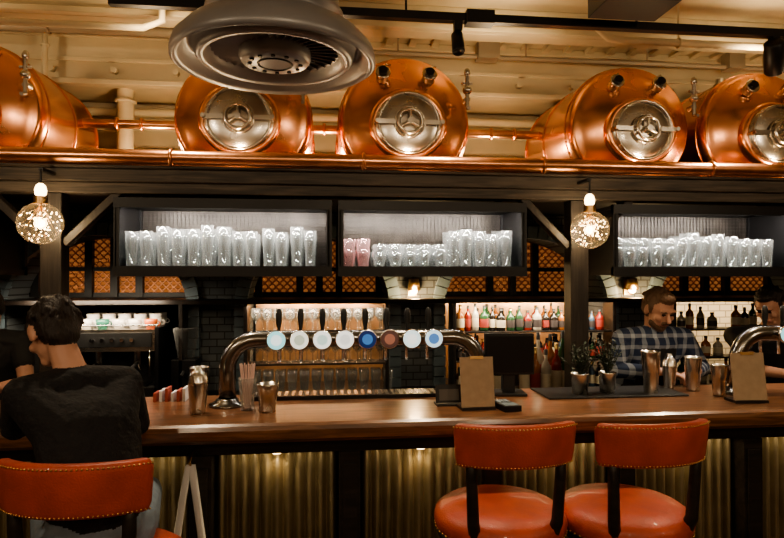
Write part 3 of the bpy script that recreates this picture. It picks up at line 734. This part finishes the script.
def addhead(b,c,R,beard=False,hairlen=0,lift=.0,seed=1,tuft=60):
    def P(x,y,z): return V(c)+R.to_3x3()@V((x,y,z))
    E=lambda x,y,z,r,l,bias=0: b.ell(P(x,y,z),r,l,R,bias)
    H=lambda p,r,q,s_,l,bias=0: b.hull(P(*p),r,P(*q),s_,l,R,bias)
    E(0,-.008,.026,(.072,.092,.082),'skin'); E(0,.028,-.03,(.058,.06,.080),'skin'); H((-.022,.05,-.086),.021,(.022,.05,-.086),.021,'skin')
    H((0,.086,.008),.008,(0,.108,-.028),(.015,.013,.011),'skin'); H((-.036,.078,.024),.012,(.036,.078,.024),.012,'skin')
    for s in (-1,1):
        E(s*.072,-.004,-.008,(.011,.02,.031),'skin',.003); E(s*.040,.062,-.025,(.022,.022,.02),'skin')
        E(s*.030,.084,.002,(.013,.0075,.006),'eye',.001); H((s*.018,.090,.018),.0045,(s*.045,.082,.021),.004,'hair',.002)
    H((-.02,.086,-.060),(.008,.006,.006),(.02,.086,-.060),(.008,.006,.006),'lip',.001)
    E(0,-.020,.044,(.076,.088,.076),'hair',.0015); E(0,-.040,.0,(.074,.064,.080),'hair',.0015); E(0,.035,.085,(.052,.050,.028+lift),'hair',.0015)
    for s in (-1,1): H((s*.068,.012,.03),(.012,.02,.02),(s*.068,.016,-.002),(.008,.011,.016),'hair',.001)
    rnd=random.Random(seed)
    for i in range(tuft):
        th=rnd.uniform(0,6.28); ph=rnd.uniform(-.5,1.5)
        dx,dy,dz=math.cos(ph)*math.cos(th),math.cos(ph)*math.sin(th),math.sin(ph)
        if dy>.25 and dz<.55: continue
        if dz<-.2 and dy>-.3: continue
        p=(dx*.074,-.024+dy*.086,.040+dz*.074); q=(p[0]+dx*.008+rnd.uniform(-.012,.012),p[1]+dy*.008+rnd.uniform(-.012,.012)+.006,p[2]+dz*.008-.016)
        H(p,.010,q,.006,'hair',.001)
    if hairlen: E(0,-.052,-.034*hairlen,(.062,.045,.058),'hair',.001)
    if beard:
        H((-.04,.035,-.07),.024,(0,.056,-.090),(.032,.030,.028),'beard',.002); H((.04,.035,-.07),.024,(0,.056,-.090),(.032,.030,.028),'beard',.002)
        H((-.022,.090,-.047),.006,(.022,.090,-.047),.006,'beard',.003)
def addhand(b,w,d,up,ths,curl=25,lab='skin'):
    d=V(d).normalized(); up=V(up); x=d.cross(up).normalized(); z=x.cross(d).normalized()
    R=Matrix((x,d,z)).transposed().to_4x4()
    def P(a,b_,c): return V(w)+x*a+d*b_+z*c
    b.hull(P(0,.012,0),(.026,.02,.017),P(0,.075,0),(.040,.018,.013),lab,R)
    for i,(fx,L) in enumerate(((-.031,.066),(-.0105,.076),(.0105,.080),(.031,.070)) if ths>0 else ((-.031,.070),(-.0105,.080),(.0105,.076),(.031,.066))):
        a=math.radians(curl*.5); p=P(fx,.082,0); fan=fx*.9
        for k,(fr,rr) in enumerate(((.45,.0088),(.30,.0080),(.25,.0072))):
            dd=(d*math.cos(a)-z*math.sin(a)+x*fan).normalized(); q=p+dd*L*fr; b.hull(p,rr,q,rr*.93,lab); p=q; a+=math.radians(curl)
    p=P(ths*.026,.02,-.004); q=p+x*ths*.03+d*.028-z*.012; b.hull(p,.014,q,.011,lab); r=q+x*ths*.008+d*.032-z*.008; b.hull(q,.0105,r,.008,lab)
def person(name,yaw,hips,chest,neck,head,hR,arms,legs,mats,sw=.18,sleeve='long',beard=False,curl=25,seated=False,post=None,hairlen=0,lift=0,seed=1,tw=1.0,hunch=False):
    b=Body(); R=RZ(yaw); r3=R.to_3x3(); hips=V(hips);chest=V(chest);neck=V(neck);head=V(head)
    waist=hips.lerp(chest,.5)
    if hunch: waist=waist+r3@V((0,-.018,0))
    b.hull(hips,(.165*tw,.12,.09),waist+V((0,0,-.02)),(.15*tw,.11,.08),'pants' ,R,-.01 if seated else 0)
    b.hull(hips+V((0,0,.06)),(.162*tw,.118,.07),waist,(.155*tw,.115,.08),'top',R)
    b.hull(waist,(.155*tw,.115,.08),chest,(.175*tw,.125,.12),'top',R)
    shs=[neck+r3@V((s*sw,-.01,-.075)) for s in (-1,1)]
    up=neck+V((0,0,-.10))
    b.hull(chest,(.175*tw,.12,.11),up,(.15*tw,.095,.06),'top',R)
    for s,sh in zip((-1,1),shs):
        b.hull(up.lerp(neck,.6),(.06,.06,.045),sh,(.062,.066,.062),'top',R)
        b.hull(chest+r3@V((s*.06,0,0)),(.10*tw,.11,.10),sh,(.060,.062,.058),'top',R)
    nb=neck+V((0,0,-.06)); b.hull(nb,.055,head+hR.to_3x3()@V((0,-.025,-.06)),.046,'skin')
    b.hull(neck.lerp(nb,.35),(.062,.060,.022),neck.lerp(nb,.9),(.078,.072,.02),'top',R,.004)
    addhead(b,head,hR,beard,hairlen,lift,seed)
    for (s,sh,(el,wr,hd,upv)) in zip((-1,1),shs,arms):
        el=V(el);wr=V(wr)
        b.hull(sh,.060,sh.lerp(el,.5),.053,'top')
        if sleeve=='long':
            b.hull(sh.lerp(el,.5),.053,el,.046,'top'); b.hull(el,.046,el.lerp(wr,.5),.041,'top'); b.hull(el.lerp(wr,.5),.041,el.lerp(wr,.86),.034,'top'); b.hull(el.lerp(wr,.5),.03,wr,.024,'skin',None,-.004)
        elif sleeve=='rolled':
            b.hull(sh.lerp(el,.5),.053,el,.047,'top'); b.hull(el,.047,el.lerp(wr,.25),.045,'top'); b.hull(el.lerp(wr,.2),.038,wr,.025,'skin')
        else:
            b.hull(sh.lerp(el,.5),.042,el,.038,'skin'); b.hull(el,.038,wr,.025,'skin')
        addhand(b,wr,hd,upv,-s,curl)
    for s,(kn,an) in zip((-1,1),legs):
        kn=V(kn);an=V(an);hp=hips+r3@V((s*.09,0,-.02))
        b.hull(hp,.095,kn,.062,'pants',None,.004); b.hull(kn,.062,kn.lerp(an,.35),.058,'pants'); b.hull(kn.lerp(an,.35),.058,an,.043,'pants')
        f=r3@V((0,1,0)); ft=an+V((0,0,-.05)); b.hull(ft-f*.03,(.038,.045,.04),ft+f*.13+V((0,0,-.012)),(.042,.05,.028),'shoe',R)
    labels=['skin','top','pants','shoe','hair','eye','lip','beard','apron']
    return b.build(name,mats,labels,post=post)
SKIN=M('skin',(.50,.28,.20),.5,noise=(20,.08)); LIP=M('lips',(.38,.15,.12),.5); EYE=M('eyes',(.03,.02,.015),.2)
HAIRD=M('dark_brown_hair',(.016,.010,.008),.6,bump=(110,1.0),stretch=(1,1,.25)); HAIRL=M('light_brown_hair',(.13,.075,.045),.6,bump=(110,1.0),stretch=(1,1,.25))
BKN=M('black_knit',(.009,.009,.011),.85,bump=(40,.9)); DEN=M('blue_denim',(.20,.26,.33),.85,noise=(30,.15)); DKP=M('dark_trousers',(.02,.02,.025),.8)
SHO=M('brown_shoes',(.06,.03,.02),.4); APR=M('charcoal_apron',(.03,.03,.033),.8); BKT=M('black_cotton',(.014,.014,.015),.8)
def mats(top,hair,pants,beard=None): return dict(skin=SKIN,top=top,pants=pants,shoe=SHO,hair=hair,eye=EYE,lip=LIP,beard=beard or hair,apron=APR)
Zu=(0,0,1)
person('seated_man',38,(-.70,1.975,.92),(-.765,2.06,1.20),(-.835,2.14,1.395),(-.935,2.205,1.508),RZ(48)@RX(-34),
  [((-1.04,2.17,1.19),(-1.07,2.42,1.162),(.15,1,-.02),Zu),((-.675,2.27,1.165),(-.87,2.48,1.162),(-1,.45,-.02),Zu)],
  [((-.97,2.27,.875),(-1.0,2.36,.42)),((-.68,2.40,.875),(-.70,2.36,.42))],mats(BKN,HAIRD,DEN),sw=.158,seated=True,sleeve='rolled',seed=4,tw=.95,hunch=True,hairlen=1)
def apron(ce,lab,labels):
    ti=labels.index('top'); pi=labels.index('pants')
    k=((lab==ti)|(lab==pi))&(np.abs(ce[:,0]-1.89)<.105)&(ce[:,1]<3.30)&(ce[:,2]<1.29); lab[k]=labels.index('apron')
    k=(lab==pi)&(ce[:,1]<3.40)&(ce[:,2]>.5); lab[k]=labels.index('apron')
person('bartender',180,(1.89,3.42,.98),(1.89,3.33,1.23),(1.89,3.27,1.415),(1.885,3.215,1.515),RZ(188)@RX(-26),
  [((2.15,3.22,1.17),(1.99,3.02,1.19),(-.8,-.5,-.1),Zu),((1.63,3.22,1.17),(1.78,3.02,1.19),(.8,-.5,-.1),Zu)],
  [((1.99,3.40,.52),(2.0,3.44,.10)),((1.79,3.40,.52),(1.78,3.44,.10))],mats(plaidmat(),HAIRL,DKP),sw=.185,beard=True,curl=40,post=apron,lift=.008,seed=9)
person('barmaid',180,(-1.74,3.42,.98),(-1.74,3.36,1.24),(-1.74,3.32,1.43),(-1.74,3.29,1.55),RZ(150)@RX(-25),
  [((-1.50,3.24,1.16),(-1.55,3.04,1.165),(.2,-1,0),Zu),((-1.99,3.25,1.16),(-1.90,3.04,1.165),(.3,-1,0),Zu)],
  [((-1.64,3.40,.52),(-1.64,3.44,.10)),((-1.84,3.40,.52),(-1.84,3.44,.10))],mats(BKT,HAIRD,DKP),sleeve='short',hairlen=1,sw=.17)
person('barback_man',150,(2.74,3.48,.98),(2.72,3.44,1.24),(2.71,3.41,1.40),(2.70,3.38,1.52),RZ(120)@RX(-30),
  [((2.96,3.30,1.15),(2.84,3.10,1.16),(-.3,-1,0),Zu),((2.52,3.24,1.15),(2.56,3.05,1.155),(0,-1,0),Zu)],
  [((2.84,3.46,.52),(2.84,3.50,.10)),((2.64,3.46,.52),(2.64,3.50,.10))],mats(BKT,HAIRD,DKP),sleeve='short')

# ------------------------------------------------------------------ pendants added behind the viewpoint, plus fill lights and track spots
for i,(x,y) in enumerate(((-2.4,.2),(0.4,-.6),(3.2,.2),(-1.5,-2.2),(2,-2.2))):
    m=MB(); m.cyl((x,y,3.0),(x,y,3.35),.005,0,8); m.lathe([(.03,3.02),(.05,3.0),(.17,2.9),(.175,2.88),(.165,2.89),(.045,2.98)],T(V((x,y,0))),28,0); m.ell((x,y,2.92),.035,1)
    m.build('added_pendant',[BLACKM,BULB]); light('POINT',(x,y,2.84),40,(1,.79,.54),.10,name='pendant_fill')  # unseen pendants, added for copper reflections and room fill
for x in (-3,-1.1,.0,1.15,3.3):
    light('POINT',(x,3.95,2.44),9,(1,.72,.42),.05,name='deck_fill')  # bare fill points added to lighten the upper wall and ceiling
for x in (-2.2,-.9,1.0,2.6,4.2):
    light('SPOT',(x,3.3,2.98),8,(1,.78,.48),.04,(x,3.6,3.35),150,name='ceiling_fill')  # added upward fill for an even ceiling, no fitting
light('SPOT',(.66,2.92,2.78),45,(1,.80,.55),.03,(.6,2.7,1.1),80,name='track_spot_light')
light('SPOT',(2.37,2.92,2.74),55,(1,.80,.55),.03,(1.9,2.95,1.2),70,name='track_spot_light')
light('SPOT',(-.8,2.92,2.9),45,(1,.80,.55),.03,(-.5,2.7,1.1),80,name='track_spot_light')
w=bpy.data.worlds.new('world'); scene.world=w; w.use_nodes=True; w.node_tree.nodes['Background'].inputs[0].default_value=(1,.8,.6,1); w.node_tree.nodes['Background'].inputs[1].default_value=.05

# ------------------------------------------------------------------ camera
cd=bpy.data.cameras.new('camera'); cd.lens=27.55; cd.sensor_width=36; cd.clip_start=.05
cam=bpy.data.objects.new('camera',cd); cam.location=(0,0,1.7); cam.rotation_euler=(math.radians(90.67),0,math.radians(-6.45)); COL.objects.link(cam); scene.camera=cam
print('objects',len(bpy.data.objects))
